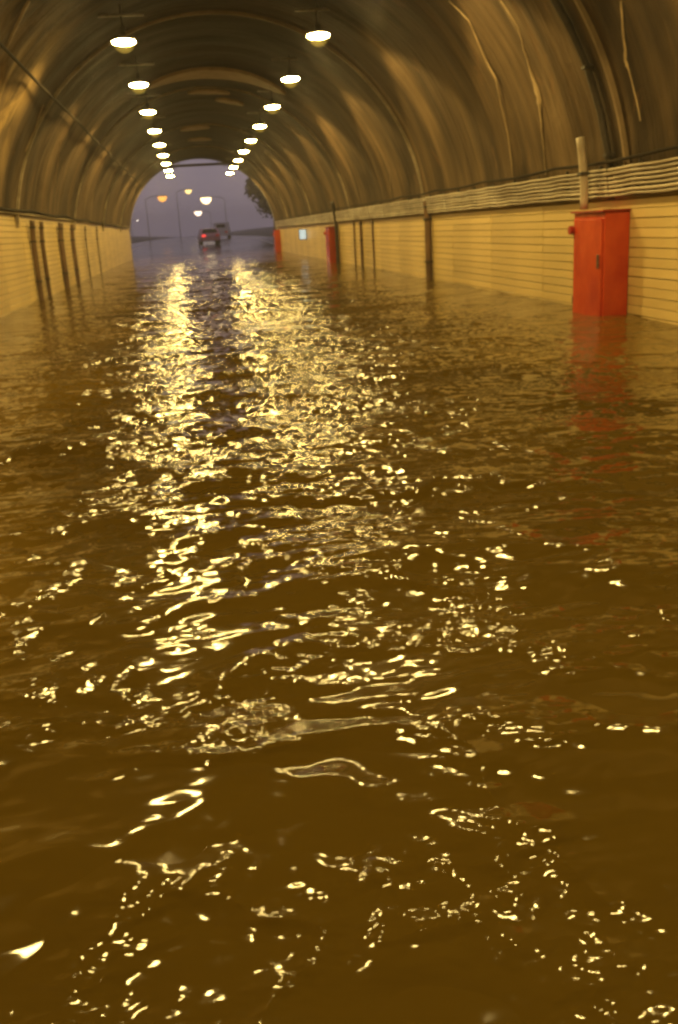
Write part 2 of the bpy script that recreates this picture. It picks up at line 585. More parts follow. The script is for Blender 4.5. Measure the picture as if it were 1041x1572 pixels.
crust([(66, 160, .16), (52, 200, .1), (38, 232, .12)])
crust([(92, 215, .05), (88, 250, .09), (84, 285, .06)])

# ------------------------------------------------------------------ side walls with their cladding
RW_TOP, LW_TOP = 1.42, 1.93
def side_wall(name, x, sgn, top, y_from, y_to, rows, cols):
    """sgn +1: the wall lies at +x of its face"""
    root = empty(name, (x, y_from, 0))
    tag(root, kind='structure')
    bm = bmesh.new()
    a, b2 = (x + 0.022, x + 0.35) if sgn > 0 else (x - 0.35, x - 0.022)
    box(bm, a - root.location.x, b2 - root.location.x, Y0 - root.location.y, Y1 - 0.1 - root.location.y, -1.2, top)
    mobj('wall_core', bm, M_back, root)
    z0 = -0.10
    h = (top - z0) / rows
    w = (y_to - y_from) / cols
    bm = bmesh.new()
    xa, xb = (-0.0, 0.021) if sgn > 0 else (-0.021, 0.0)
    box(bm, xa, xb, -w / 2 + 0.006, w / 2 - 0.006, -h / 2 + 0.005, h / 2 - 0.005)
    bevel(bm, 0.004)
    me = bpy.data.meshes.new('cladding_board')
    bm.to_mesh(me); bm.free()
    me.materials.append(M_tile)
    for r in range(rows):
        for c in range(cols):
            o = bpy.data.objects.new('cladding_board', me)
            o.parent = root
            C.objects.link(o)
            o.location = (random.uniform(-0.0035, 0.0035) , (c + 0.5) * w, z0 + (r + 0.5) * h + random.uniform(-0.0015, 0.0015))
            o.rotation_euler = (random.uniform(-0.0007, 0.0007), 0, random.uniform(-0.0012, 0.0012))
    # cladding nearer than the picture shows
    bm = bmesh.new()
    for r in range(rows):
        yy = y_from - 0.006
        while yy > Y0 + w:
            box(bm, xa, xb, yy - w + 0.012 - y_from, yy - y_from, z0 + r * h + 0.008, z0 + (r + 1) * h - 0.008)
            yy -= w
    o = mobj('rear_cladding', bm, M_tile, root)
    tag(o, kind='stuff')
    return root
rwall = side_wall('right_wall', XR - 0.02, 1, RW_TOP, 4.0, Y1 - 0.15, 13, 22)
lwall = side_wall('left_wall', XL + 0.02, -1, LW_TOP, 17.5, Y1 - 0.15, 17, 17)
# concrete ledges
bm = bmesh.new(); box(bm, XR - 0.05, XR + 0.3, Y0, Y1 - 0.12, RW_TOP + 0.003, RW_TOP + 0.04); bevel(bm, 0.008)
o = mobj('wall_ledge', bm, M_ledge); o.parent = rwall; o.matrix_parent_inverse = Matrix.Translation(-rwall.location)
bm = bmesh.new(); box(bm, XL - 0.3, XL + 0.10, Y0, Y1 - 0.12, LW_TOP + 0.003, LW_TOP + 0.05); bevel(bm, 0.008)
o = mobj('wall_ledge', bm, M_ledge); o.parent = lwall; o.matrix_parent_inverse = Matrix.Translation(-lwall.location)

# ------------------------------------------------------------------ water
def build_water():
    ys = [0.8]
    while ys[-1] < Y1:
        y = ys[-1]
        ys.append(y + max(0.012, 0.0068 * y))
    ys[-1] = Y1
    ys = np.array(ys)
    xs = np.arange(XL - 0.05, XR + 0.0501, 0.02)
    X, Y = np.meshgrid(xs, ys)
    sp = np.maximum(0.022, 0.0068 * Y)
    # low frequency warp and patchiness
    def soft(px, py, seed, s, oct_=3):
        r = np.random.default_rng(seed)
        o = np.zeros_like(px)
        for k in range(12):
            a = r.uniform(0, 2 * math.pi); f = s * r.uniform(0.5, 1.8)
            o += np.sin(px * math.cos(a) * f + py * math.sin(a) * f + r.uniform(0, 6.28))
        return o / 3.46
    wx = X + 0.10 * soft(X, Y, 1, 2.2)
    wy = Y + 0.12 * soft(X, Y, 2, 2.0)
    patch = np.clip(0.75 + 0.55 * soft(X, Y, 3, 1.1), 0.15, 1.9)
    Z = np.zeros_like(X)
    r = np.random.default_rng(5)
    bands = [(2.6, 1.3, 10, 0.036, 0.9), (1.3, 0.65, 14, 0.050, 0.9), (0.65, 0.32, 18, 0.040, 0.7), (0.32, 0.16, 20, 0.042, 0.8), (0.16, 0.08, 20, 0.030, 1.1)]
    for l0, l1, cnt, slope, spread in bands:
        z = np.zeros_like(X)
        for k in range(cnt):
            lam = l1 * (l0 / l1) ** r.uniform()
            ang = math.pi / 2 + r.normal() * spread * 0.48
            kk = 2 * math.pi / lam
            amp = slope / kk * math.sqrt(2.0 / cnt)
            fade = np.clip((lam / sp - 2.5) / 3.0, 0, 1)
            ph = kk * (wx * math.cos(ang) + wy * math.sin(ang)) + r.uniform(0, 6.28)
            z += amp * fade * (np.sin(ph) + 0.22 * np.sin(2 * ph + 1.3))
        near = np.clip((Y - 0.5) / 6.0, 0.38, 1.0) if l0 <= 0.16 else (np.clip((Y - 0.5) / 5.0, 1.0, 1.0) if l0 <= 0.32 else 1.0)
        Z += z * (patch if l0 < 1.0 else 1.0) * near
    # ripples thrown back by the nearest cabinet and by the walls
    dc = np.hypot(X - 5.05, Y - 11.9)
    Z += 0.007 * np.exp(-(dc / 1.1) ** 2) * np.sin(dc * 30 + 1.5 * np.sin(X * 9) + Y * 5)
    dw = np.minimum(XR - X, X - XL)
    Z += 0.005 * np.exp(-dw / 0.35) * np.sin(dw * 26 + 1.8 * np.sin(Y * 1.7)) * np.clip((0.8 / sp) * 0.1, 0, 1)
    Z *= 1 - 0.6 * np.clip((np.abs(X - 0.95) - 2.0) / 1.8, 0, 1) * np.clip((Y - 4.0) / 5.0, 0, 1)
    Z *= np.clip((Y - 0.8) / 0.15, 0, 1)
    ny, nx = X.shape
    co = np.empty((ny * nx, 3), np.float32)
    co[:, 0] = X.ravel(); co[:, 1] = Y.ravel(); co[:, 2] = Z.ravel()
    idx = np.arange(ny * nx).reshape(ny, nx)
    f = np.stack([idx[:-1, :-1], idx[:-1, 1:], idx[1:, 1:], idx[1:, :-1]], -1).reshape(-1, 4)
    me = bpy.data.meshes.new('flood_water')
    me.vertices.add(len(co)); me.vertices.foreach_set('co', co.ravel())
    me.loops.add(f.size); me.loops.foreach_set('vertex_index', f.ravel().astype(np.int32))
    me.polygons.add(len(f))
    me.polygons.foreach_set('loop_start', np.arange(0, f.size, 4, dtype=np.int32))
    me.polygons.foreach_set('loop_total', np.full(len(f), 4, np.int32))
    me.polygons.foreach_set('use_smooth', np.ones(len(f), bool))
    me.update(calc_edges=True)
    me.materials.append(M_water)
    o = link(bpy.data.objects.new('flood_water', me))
    tag(o, kind='structure')
build_water()
def flat_water(x0, x1, y0, y1):
    bm = bmesh.new()
    vs = [bm.verts.new(v) for v in ((x0, y0, 0), (x1, y0, 0), (x1, y1, 0), (x0, y1, 0))]
    bm.faces.new(vs)
    tag(mobj('flood_water', bm, M_water), kind='structure')
flat_water(XL - 0.05, XR + 0.05, Y0, 0.8)
flat_water(-30, 34, Y1, 84)

# ------------------------------------------------------------------ outside: ground, road, portal
M_ground = worn('wet_ground', (0.05, 0.055, 0.03), (0.03, 0.03, 0.02), (0.3, 0.3, 0.3), 0.7, 0.5, 2, dist=0.1)
M_road = worn('wet_asphalt', (0.055, 0.053, 0.055), (0.04, 0.038, 0.04), (0.5, 0.15, 1), 0.16, 0.2, 6, dist=0.01)
M_conc = worn('portal_concrete', (0.30, 0.28, 0.24), (0.18, 0.16, 0.13), (0.6, 0.6, 0.6), 0.8, 0.4, 8)
M_white = worn('faded_white_paint', (0.62, 0.60, 0.56), (0.40, 0.38, 0.34), (3, 3, 3), 0.5, 0.1, 20)

def road_z(y):
    pts = [(60, -1.0), (72, -0.35), (80, 0.04), (90, 0.30), (105, 0.52), (130, 0.62), (700, 0.62)]
    if y <= 60: return -1.0
    for (a, za), (b2, zb) in zip(pts, pts[1:]):
        if y <= b2:
            return za + (zb - za) * (y - a) / (b2 - a)
    return pts[-1][1]
def strip(name, xs_z, ys, m, kind='structure', zoff=0.0):
    bm = bmesh.new()
    rows = [[bm.verts.new((x, y, road_z(y) + dz(y) + zoff)) for x, dz in xs_z] for y in ys]
    for a, b2 in zip(rows, rows[1:]):
        for k in range(len(a) - 1): bm.faces.new((a[k], a[k + 1], b2[k + 1], b2[k]))
    return tag(mobj(name, bm, m, smooth=True), kind=kind)
ys = [Y0, 0, 40, 60, 66, 72, 76, 80, 85, 90, 97, 105, 117, 130, 160, 200, 280, 400, 600]
gx = [-280, -90, -50, -34, -24, -16, -11, -8, -4, 0, 4, 8, 11, 13, 18, 26, 36, 52, 95, 280]
bm = bmesh.new()
rows = []
for y in ys:
    row = []
    for x in gx:
        z = road_z(y) - 0.02
        e = max(0, abs(x - 0.85) - 9.5)
        if y > 61: z += min(2.0, e * 0.07) * (1 if x < 0 else 1.15) * min(1, (y - 61) / 10)
        if 60 < y < 84: z = min(z, -0.2 + max(0, e - 6) * 0.25)
        row.append(bm.verts.new((x, y, z)))
    rows.append(row)
for a, b2 in zip(rows, rows[1:]):
    for k in range(len(a) - 1): bm.faces.new((a[k], a[k + 1], b2[k + 1], b2[k]))
tag(mobj('ground', bm, M_ground, smooth=True), kind='structure')
strip('road', [(x, (lambda y: 0.0)) for x in (-8, -3, 0.85, 5, 9.5)], [Y0, 20, 60, 66, 72, 76, 80, 85, 90, 97, 105, 117, 130, 160, 200, 280, 400, 600], M_road)
for x, wdt in ((0.85, 0.15), (-5.2, 0.15), (7.0, 0.15)):
    strip('road_marking', [(x - wdt / 2, (lambda y: 0.0)), (x + wdt / 2, (lambda y: 0.0))], [84, 90, 97, 105, 117, 130, 160, 200], M_white, zoff=0.006)

# portal face with its arched opening, wing walls and lintel
bm = bmesh.new()
ang = [math.pi * k / 36 for k in range(37)]
inner = [(XR, -1.2)] + [(XC + RAD * math.cos(t), ZC + RAD * math.sin(t)) for t in ang] + [(XL, -1.2)]
outer = [(XR + 9, -1.2)] + [(XC + 13 * max(-1, min(1, math.cos(t) * 1.35)), 1.2 + 6.6 * min(1, math.sin(t) * 2.2)) for t in ang] + [(XL - 9, -1.2)]
layers = []
for y in (Y1, Y1 + 0.5):
    layers.append(([bm.verts.new((x, y, z)) for x, z in inner], [bm.verts.new((x, y, z)) for x, z in outer]))
for k in range(len(inner) - 1):
    (ia, oa), (ib, ob) = layers
    bm.faces.new((ia[k], ia[k + 1], oa[k + 1], oa[k]))
    bm.faces.new((ib[k + 1], ib[k], ob[k], ob[k + 1]))
    bm.faces.new((ia[k + 1], ia[k], ib[k], ib[k + 1]))
    bm.faces.new((oa[k], oa[k + 1], ob[k + 1], ob[k]))
tag(mobj('portal_wall', bm, M_conc), kind='structure')

bar = empty('height_limit_bar', (0.9, 62.0, 5.38))
tag(bar, 'thin dark bar hung across the top of the far tunnel mouth', 'bar')
bm = bmesh.new(); box(bm, -2.0, 2.05, -0.05, 0.05, -0.075, 0.075); bevel(bm, 0.01)
mobj('crossbar', bm, M_dark, bar)
for x in (-1.2, 1.2):
    bm = bmesh.new(); tube(bm, [(x, 0, 0.076), (x, 0, 0.36)], 0.015, 6)
    mobj('hanger', bm, M_dark, bar)

# ------------------------------------------------------------------ lamps
M_house = worn('lamp_housing', (0.22, 0.20, 0.17), (0.12, 0.10, 0.08), (6, 6, 6), 0.5, 0.1, 30)
M_lens = emit('lamp_lens', (1.0, 0.74, 0.26), LENS_E)
# clear bowl added under the lens, its faint glow imitating the lamp's glare
M_glow = bpy.data.materials.new('lamp_glow_bowl')
M_glow.use_nodes = True
_n = M_glow.node_tree
_n.nodes.clear()
_o = _n.nodes.new('ShaderNodeOutputMaterial')
_t = _n.nodes.new('ShaderNodeBsdfTransparent'); _t.inputs[0].default_value = (0.97, 0.92, 0.75, 1)
_e = _n.nodes.new('ShaderNodeEmission'); _e.inputs[0].default_value = (1.0, 0.66, 0.10, 1); _e.inputs[1].default_value = 0.55
_w = _n.nodes.new('ShaderNodeLayerWeight'); _w.inputs[0].default_value = 0.35
_inv = _n.nodes.new('ShaderNodeMath'); _inv.operation = 'MULTIPLY_ADD'; _inv.inputs[1].default_value = -0.42; _inv.inputs[2].default_value = 0.42
_m = _n.nodes.new('ShaderNodeMixShader')
_n.links.new(_w.outputs['Facing'], _inv.inputs[0])
_n.links.new(_inv.outputs[0], _m.inputs[0]); _n.links.new(_t.outputs[0], _m.inputs[1]); _n.links.new(_e.outputs[0], _m.inputs[2])
_n.links.new(_m.outputs[0], _o.inputs[0])

def half_ball(bm, rx, ry, rz, z0, seg=20, rings=6, down=True, a0=0.0):
    prev = None
    for i in range(rings + 1):
        a = a0 + (math.pi / 2 - a0) * i / rings
        rr, zz = math.cos(a), math.sin(a) * (-1 if down else 1)
        if i == rings:
            v = bm.verts.new((0, 0, z0 + zz * rz))
            for k in range(seg): bm.faces.new((prev[k], prev[(k + 1) % seg], v) if not down else (prev[(k + 1) % seg], prev[k], v))
            break
        row = [bm.verts.new((rx * rr * math.cos(2 * math.pi * k / seg), ry * rr * math.sin(2 * math.pi * k / seg), z0 + zz * rz)) for k in range(seg)]
        if prev:
            for k in range(seg):
                q = (prev[k], prev[(k + 1) % seg], row[(k + 1) % seg], row[k])
                bm.faces.new(q if not down else q[::-1])
        prev = row

meshes = {}
bm = bmesh.new()                                    # shallow bell over the lens
half_ball(bm, 0.285, 0.24, 0.10, 0.045, 20, 5, down=False)
half_ball(bm, 0.275, 0.23, 0.088, 0.043, 20, 5, down=False)
bm.verts.ensure_lookup_table()
meshes['housing'] = (bm, M_house)
bm = bmesh.new(); half_ball(bm, 0.272, 0.228, 0.050, 0.055, 22, 7)
meshes['lens'] = (bm, M_lens)
bm = bmesh.new(); half_ball(bm, 0.262, 0.220, 0.24, 0.040, 22, 8)
meshes['glow_bowl'] = (bm, M_glow)
bm = bmesh.new(); box(bm, -0.05, 0.05, -0.04, 0.04, 0.158, 0.27); tube(bm, [(0, 0, 0.27), (0, 0, 0.64)], 0.016, 8)
meshes['stem'] = (bm, M_dark)
bm = bmesh.new(); box(bm, -0.42, 0.42, -0.03, 0.03, 0.50, 0.54); bevel(bm, 0.006)
meshes['cross_arm'] = (bm, M_steel)
built = {}
for k_, (b_, m_) in meshes.items():
    me = bpy.data.meshes.new(k_); b_.to_mesh(me); b_.free(); me.materials.append(m_)
    if k_ in ('housing', 'lens', 'glow_bowl'):
        for p in me.polygons: p.use_smooth = True
    built[k_] = me

ordinal = ['', 'second', 'third', 'fourth', 'fifth', 'sixth', 'seventh', 'eighth']
LX, LZ, LY, LS = {'left': -0.877, 'right': 2.79}, 4.74, 19.67, 5.296
spot_data = {}
for side, sg in (('left', 1), ('right', -1)):
    ld = bpy.data.lights.new('lamp_light', 'SPOT')
    ld.energy = LAMP_W
    ld.color = LAMP_TINT
    ld.spot_size = math.radians(94)
    ld.spot_blend = 0.22
    ld.shadow_soft_size = 0.16
    spot_data[side] = ld
for side in ('left', 'right'):
    for k in range(-6, 9):
        y = LY + LS * k
        root = empty('tunnel_lamp', (LX[side], y, LZ))
        if k < 0: lab = 'lamp of the %s ceiling row overhead, %s before the nearest one in view' % (side, ['', 'one place', 'two places', 'three places', 'four places', 'five places', 'six places'][-k])
        elif k == 0: lab = 'largest glowing ceiling lamp of the %s row, nearest in view' % side
        elif k == 8: lab = 'glowing ceiling lamp of the %s row hung right at the far tunnel mouth' % side
        else: lab = '%s glowing ceiling lamp of the %s row, counted from the nearest' % (ordinal[k], side)
        tag(root, lab, 'lamp', 'ceiling lamps of the %s row' % side)
        if k < 0: root['group'] = 'ceiling lamps overhead outside the picture, %s row' % side
        for nm, me in built.items():
            o = bpy.data.objects.new(nm, me)
            o.parent = root
            C.objects.link(o)
            if nm in ('housing', 'lens', 'glow_bowl'):
                o.rotation_euler = (math.radians(-9), 0, 0)
                o.scale = (0.78, 0.78, 0.8)
                o.location.z = 0.03
            if nm == 'stem':
                # reach the lining above
                x = LX[side]
                ztop = ZC + math.sqrt(RAD ** 2 - (x - XC) ** 2) - LZ
                o.scale = (1, 1, (ztop + 0.02) / 0.64)
        o = bpy.data.objects.new('lamp_light', spot_data[side])
        o.parent = root
        C.objects.link(o)
        o.location = (0, 0, -0.27)
        # aimed down and out to its own wall
        o.rotation_euler = (0, math.radians(-43 if side == 'right' else 43), 0)

# ------------------------------------------------------------------ red cabinets
def cabinet(y, label, mats):
    """stands against the right wall, its door facing the tunnel's middle"""
    x1 = XR - 0.024
    root = empty('hydrant_cabinet', (x1, y, -0.35))
    tag(root, label, 'cabinet', 'red cabinets along the right wall')
    w, d, h = 1.0, 0.33, 1.63
    bm = bmesh.new(); box(bm, -d, 0, 0, w, 0, h); bevel(bm, 0.015, 2)
    mobj('cabinet_body', bm, M_red, root)
    bm = bmesh.new(); box(bm, -d - 0.022, -d - 0.002, 0.05, w - 0.05, 0.12, h - 0.08); bevel(bm, 0.007, 2)
    dr = mobj('door', bm, M_red, root)
    bm = bmesh.new(); box(bm, -d - 0.05, -d - 0.024, 0.10, 0.13, 0.95, 1.12); bevel(bm, 0.006)
    mobj('handle', bm, M_steel, dr)
    for z in (0.45, 1.35):
        bm = bmesh.new(); tube(bm, [(-d - 0.02, w - 0.045, z), (-d - 0.02, w - 0.045, z + 0.1)], 0.012, 8)
        mobj('hinge', bm, M_steel, dr)
    bm = bmesh.new(); box(bm, -d - 0.04, -0.002, -0.02, w + 0.02, h + 0.002, h + 0.025); bevel(bm, 0.006)
    mobj('top_plate', bm, M_redtrim, root)
    bm = bmesh.new(); tube(bm, [(-d - 0.02, w - 0.03, 1.42), (-d - 0.075, w - 0.03, 1.42)], 0.055, 16)
    mobj('alarm_button', bm, M_redtrim, root)
    return root
cabinet(11.55, 'large red metal cabinet nearest in view, standing in the flood under a pale pipe', None)
cabinet(36.0, 'red metal cabinet halfway down the right wall under a dark pipe', None)
cabinet(59.6, 'small red cabinet at the far tunnel mouth on the right', None)

def arc_pipe(name, label, cat, y, r, m, th0, th1, off=0.07, group=None, z_foot=None, n_br=3, side=1, ylean=0.0):
    """pipe clamped up the wall: vertical below the springing, curved with the lining above it"""
    pts = []
    if z_foot is not None:
        zt = ZC if th1 > 0 else th1 + 0
        pts = [Vector((XC + side * (RAD - off), y, z_foot))]
        nseg = 4
        for i in range(1, nseg + 1): pts.append(Vector((XC + side * (RAD - off), y, z_foot + (ZC - z_foot) * i / nseg)))
    nn = 8
    for i in range(nn + 1):
        t = th0 + (th1 - th0) * i / nn
        if pts and i == 0 and abs(th0) < 1e-6: continue
        p = arch_point(t, y + ylean * i / nn, off)
        if side < 0: p.x = 2 * XC - p.x
        pts.append(p)
    root = empty(name, pts[0])
    tag(root, label, cat, group)
    bm = bmesh.new(); tube(bm, [p - root.location for p in pts], r, 10)
    mobj('pipe_length', bm, m, root, smooth=True)
    for i in range(n_br):
        p = pts[int((i + 0.5) / n_br * (len(pts) - 1))] - root.location
        bm = bmesh.new(); box(bm, p.x - r - 0.006, p.x + r + 0.006, p.y - r - 0.012, p.y + r + 0.012, p.z - 0.02, p.z + 0.02); bevel(bm, 0.004)
        mobj('clamp', bm, M_dark, root)
    return root
arc_pipe('conduit', 'pale upright conduit rising from the top of the largest red cabinet', 'pipe', 12.45, 0.055, M_pale, 0.03, 0.235, 0.26, n_br=1, ylean=-0.12)
arc_pipe('cable_duct', 'dark duct climbing the lining behind the pale conduit of the largest cabinet', 'duct', 12.0, 0.045, M_dark, 0.05, 1.0, 0.07, n_br=4)
arc_pipe('drain_pipe', 'thick dark drain pipe down the right wall between the two nearest red cabinets', 'pipe', 21.75, 0.075, M_rust, 0, 0.12, 0.10, z_foot=-0.4, n_br=3)
arc_pipe('riser_pipe', 'dark riser pipe above the halfway red cabinet', 'pipe', 35.7, 0.07, M_dark, 0.0, 0.22, 0.12, z_foot=-0.4, n_br=2)
arc_pipe('drain_pipe', 'thin brown drain pipe on the right wall, nearest of a slim three', 'pipe', 28.8, 0.03, M_rust, 0, 0.05, 0.06, 'slim brown drain pipes on the right wall', -0.3, 2)
arc_pipe('drain_pipe', 'thin brown drain pipe on the right wall, middle one of a slim three', 'pipe', 30.8, 0.045, M_rust, 0, 0.05, 0.07, 'slim brown drain pipes on the right wall', -0.3, 2)
arc_pipe('drain_pipe', 'thin brown drain pipe on the right wall, farthest of a slim three', 'pipe', 32.2, 0.025, M_rust, 0, 0.05, 0.05, 'slim brown drain pipes on the right wall', -0.3, 2)
gl = 'dark drain pipes down the left wall'
for y, r, lab in ((23.7, 0.075, 'nearest dark drain pipe on the left wall, first of a close pair'),
                  (25.1, 0.06, 'dark drain pipe on the left wall, second of the nearest close pair'),
                  (28.7, 0.085, 'thickest dark drain pipe on the left wall, third in line'),
                  (31.5, 0.07, 'dark drain pipe on the left wall, fourth from the nearest'),
                  (35.3, 0.035, 'dark drain pipe on the left wall, fifth from the nearest'),
                  (39.6, 0.035, 'farthest dark drain pipe on the left wall')):
    arc_pipe('drain_pipe', lab, 'pipe', y, r * 0.85, M_rust if r > 0.05 else M_ledge, 0, 0.14, 0.10, gl, -0.3, 3, side=-1)

# small emergency sign, lit
sg = empty('wall_sign', (XR - 0.03, 46.0, 1.02))
tag(sg, 'small pale blue lit sign on the right wall far down the tunnel', 'sign')
bm = bmesh.new(); box(bm, -0.36, 0, -0.04, 0.04, -0.24, 0.24); bevel(bm, 0.01)
mobj('sign_case', bm, M_steel, sg)
bm = bmesh.new(); box(bm, -0.33, -0.03, -0.052, -0.042, -0.21, 0.21)
mobj('sign_face', bm, emit('lit_blue_sign', (0.45, 0.75, 0.85), 0.75), sg)

# ------------------------------------------------------------------ cables
rack = empty('cable_rack', (XR, 3.0, RW_TOP))
tag(rack, 'bundle of grey cables on brackets along the top of the right wall', 'cables')
def wall_x(z): return XC + math.sqrt(max(0.01, RAD ** 2 - (z - ZC) ** 2))
brs = np.arange(3.2, 61.5, 1.15)
NC = 7
for c in range(NC):
    z0 = 1.485 + c * 0.052
    pts = []
    rr = [0.019, 0.022, 0.017, 0.021, 0.018, 0.023, 0.020][c]
    y = 3.0
    while y < 61.6:
        u = ((y - 3.2) / 1.15) % 1.0
        sag = -0.012 * math.sin(math.pi * u) * (1 + 0.6 * noise.noise(Vector((y * 0.3, c, 0))))
        z = z0 + sag + 0.007 * noise.noise(Vector((y * 0.5, c * 4.0, 1)))
        pts.append(Vector((wall_x(z) - 0.085 - rr - 0.012 * noise.noise(Vector((y * 0.6, c * 7.0, 3))), y, z)) - rack.location)
        y += 0.2875 if y < 30 else 0.575
    bm = bmesh.new(); tube(bm, pts, rr, 6)
    mobj('cable', bm, M_cable, rack, smooth=True)
bm = bmesh.new()
box(bm, -0.075, 0.03, -0.02, 0.02, 0.045, 0.44)
for c in range(NC): box(bm, -0.135, -0.0755, -0.015, 0.015, 0.036 + c * 0.052, 0.046 + c * 0.052)
me = bpy.data.meshes.new('bracket'); bm.to_mesh(me); bm.free(); me.materials.append(M_dark)
for y in brs:
    o = bpy.data.objects.new('bracket', me); o.parent = rack; o.location = (0, y - 3.0, 0); C.objects.link(o)

def slack_cable(name, label, pf, y0, y1, r, m, step=0.3):
    pts = []
    y = y0
    while y <= y1:
        pts.append(pf(y)); y += step
    root = bpy.data.objects.new
    bm = bmesh.new(); tube(bm, pts, r, 6)
    o = mobj(name, bm, m, None, smooth=True)
    return tag(o, label, 'cable')
slack_cable('cable', 'thick black cable sagging just above the grey bundle on the right wall',
            lambda y: Vector((wall_x(1.9) - 0.10, y, 1.915 - 0.035 * abs(math.sin(y * math.pi / 3.45)) ** 1.0 )), 3, 61, 0.022, M_black)
slack_cable('cable', 'dark drooping cable lying along the top edge of the left wall',
            lambda y: Vector((XL + 0.115, y, 2.05 - 0.045 * abs(math.sin(y * 0.52)) - max(0, y - 30) * 0.004)), 16, 61, 0.032, M_black)
slack_cable('cable', 'black cable strung high along the left side of the curved lining',
            lambda y: Vector((XC - 4.42 * math.cos(math.radians(41.2)), y, ZC + 4.42 * math.sin(math.radians(41.2)) - 0.012 * math.sin(y * 0.7))), 8, 60, 0.028, M_black)

# ------------------------------------------------------------------ outside things
# street lamps
M_pole = worn('galvanised_pole', (0.35, 0.35, 0.34), (0.25, 0.25, 0.24), (3, 3, 3), 0.5, 0.1, 20)
def street_lamp(base, head, col, s, r, label):
    root = empty('street_lamp', base)
    tag(root, label, 'street lamp', 'street lamps in the mist beyond the tunnel')
    hx, hz = head[0] - base[0], head[2] - base[2]
    bm = bmesh.new(); tube(bm, [(0, 0, 0), (0, 0, hz * 0.6), (0, 0, hz - 0.2)], [0.055, 0.042, 0.035], 8)
    mobj('pole', bm, M_pole, root)
    bm = bmesh.new(); tube(bm, [(0, 0, hz - 0.2), (hx * 0.4, 0, hz + 0.08), (hx * 0.92, 0, hz + 0.12)], 0.04, 6)
    mobj('arm', bm, M_pole, root)
    bm = bmesh.new(); half_ball(bm, r * 1.3, r * 0.8, 0.14, 0, 14, 4, down=False)
    bmesh.ops.translate(bm, verts=bm.verts, vec=(hx, 0, hz + 0.03))
    mobj('lamp_head', bm, M_house, root)
    bm = bmesh.new(); half_ball(bm, r, r * 0.9, r * 1.1, 0, 14, 5)
    bmesh.ops.translate(bm, verts=bm.verts, vec=(hx, 0, hz + 0.02))
    mobj('lamp_glass', bm, emit('street_lamp_glass', col, s), root, smooth=True)
def at(px, py, Y):
    d = ray_dir(px, py)
    return EYE + d * (Y / d.y)
def lampat(px, py, Y, side, *a):
    h = at(px, py, Y)
    street_lamp((h.x + side, Y, road_z(Y)), (h.x, Y, h.z), *a)
lampat(249, 302, 120, -2.0, (1.0, 0.42, 0.06), 1.7, 0.55, 'orange glowing street lamp, leftmost in the mist')
lampat(289, 292, 135, -1.6, (1.0, 0.68, 0.22), 2.4, 0.45, 'yellow glowing street lamp, highest in the mist')
lampat(316, 304, 130, 2.4, (1.0, 0.74, 0.36), 4.5, 0.7, 'brightest pale street lamp in the middle of the mist')
lampat(304, 325, 165, 2.0, (1.0, 0.72, 0.50), 3.5, 0.62, 'pinkish street lamp just below the brightest one')
lampat(211, 338, 150, -1.0, (1.0, 0.85, 0.7), 3, 0.13, 'tiny faint street lamp at the left edge of the tunnel mouth')

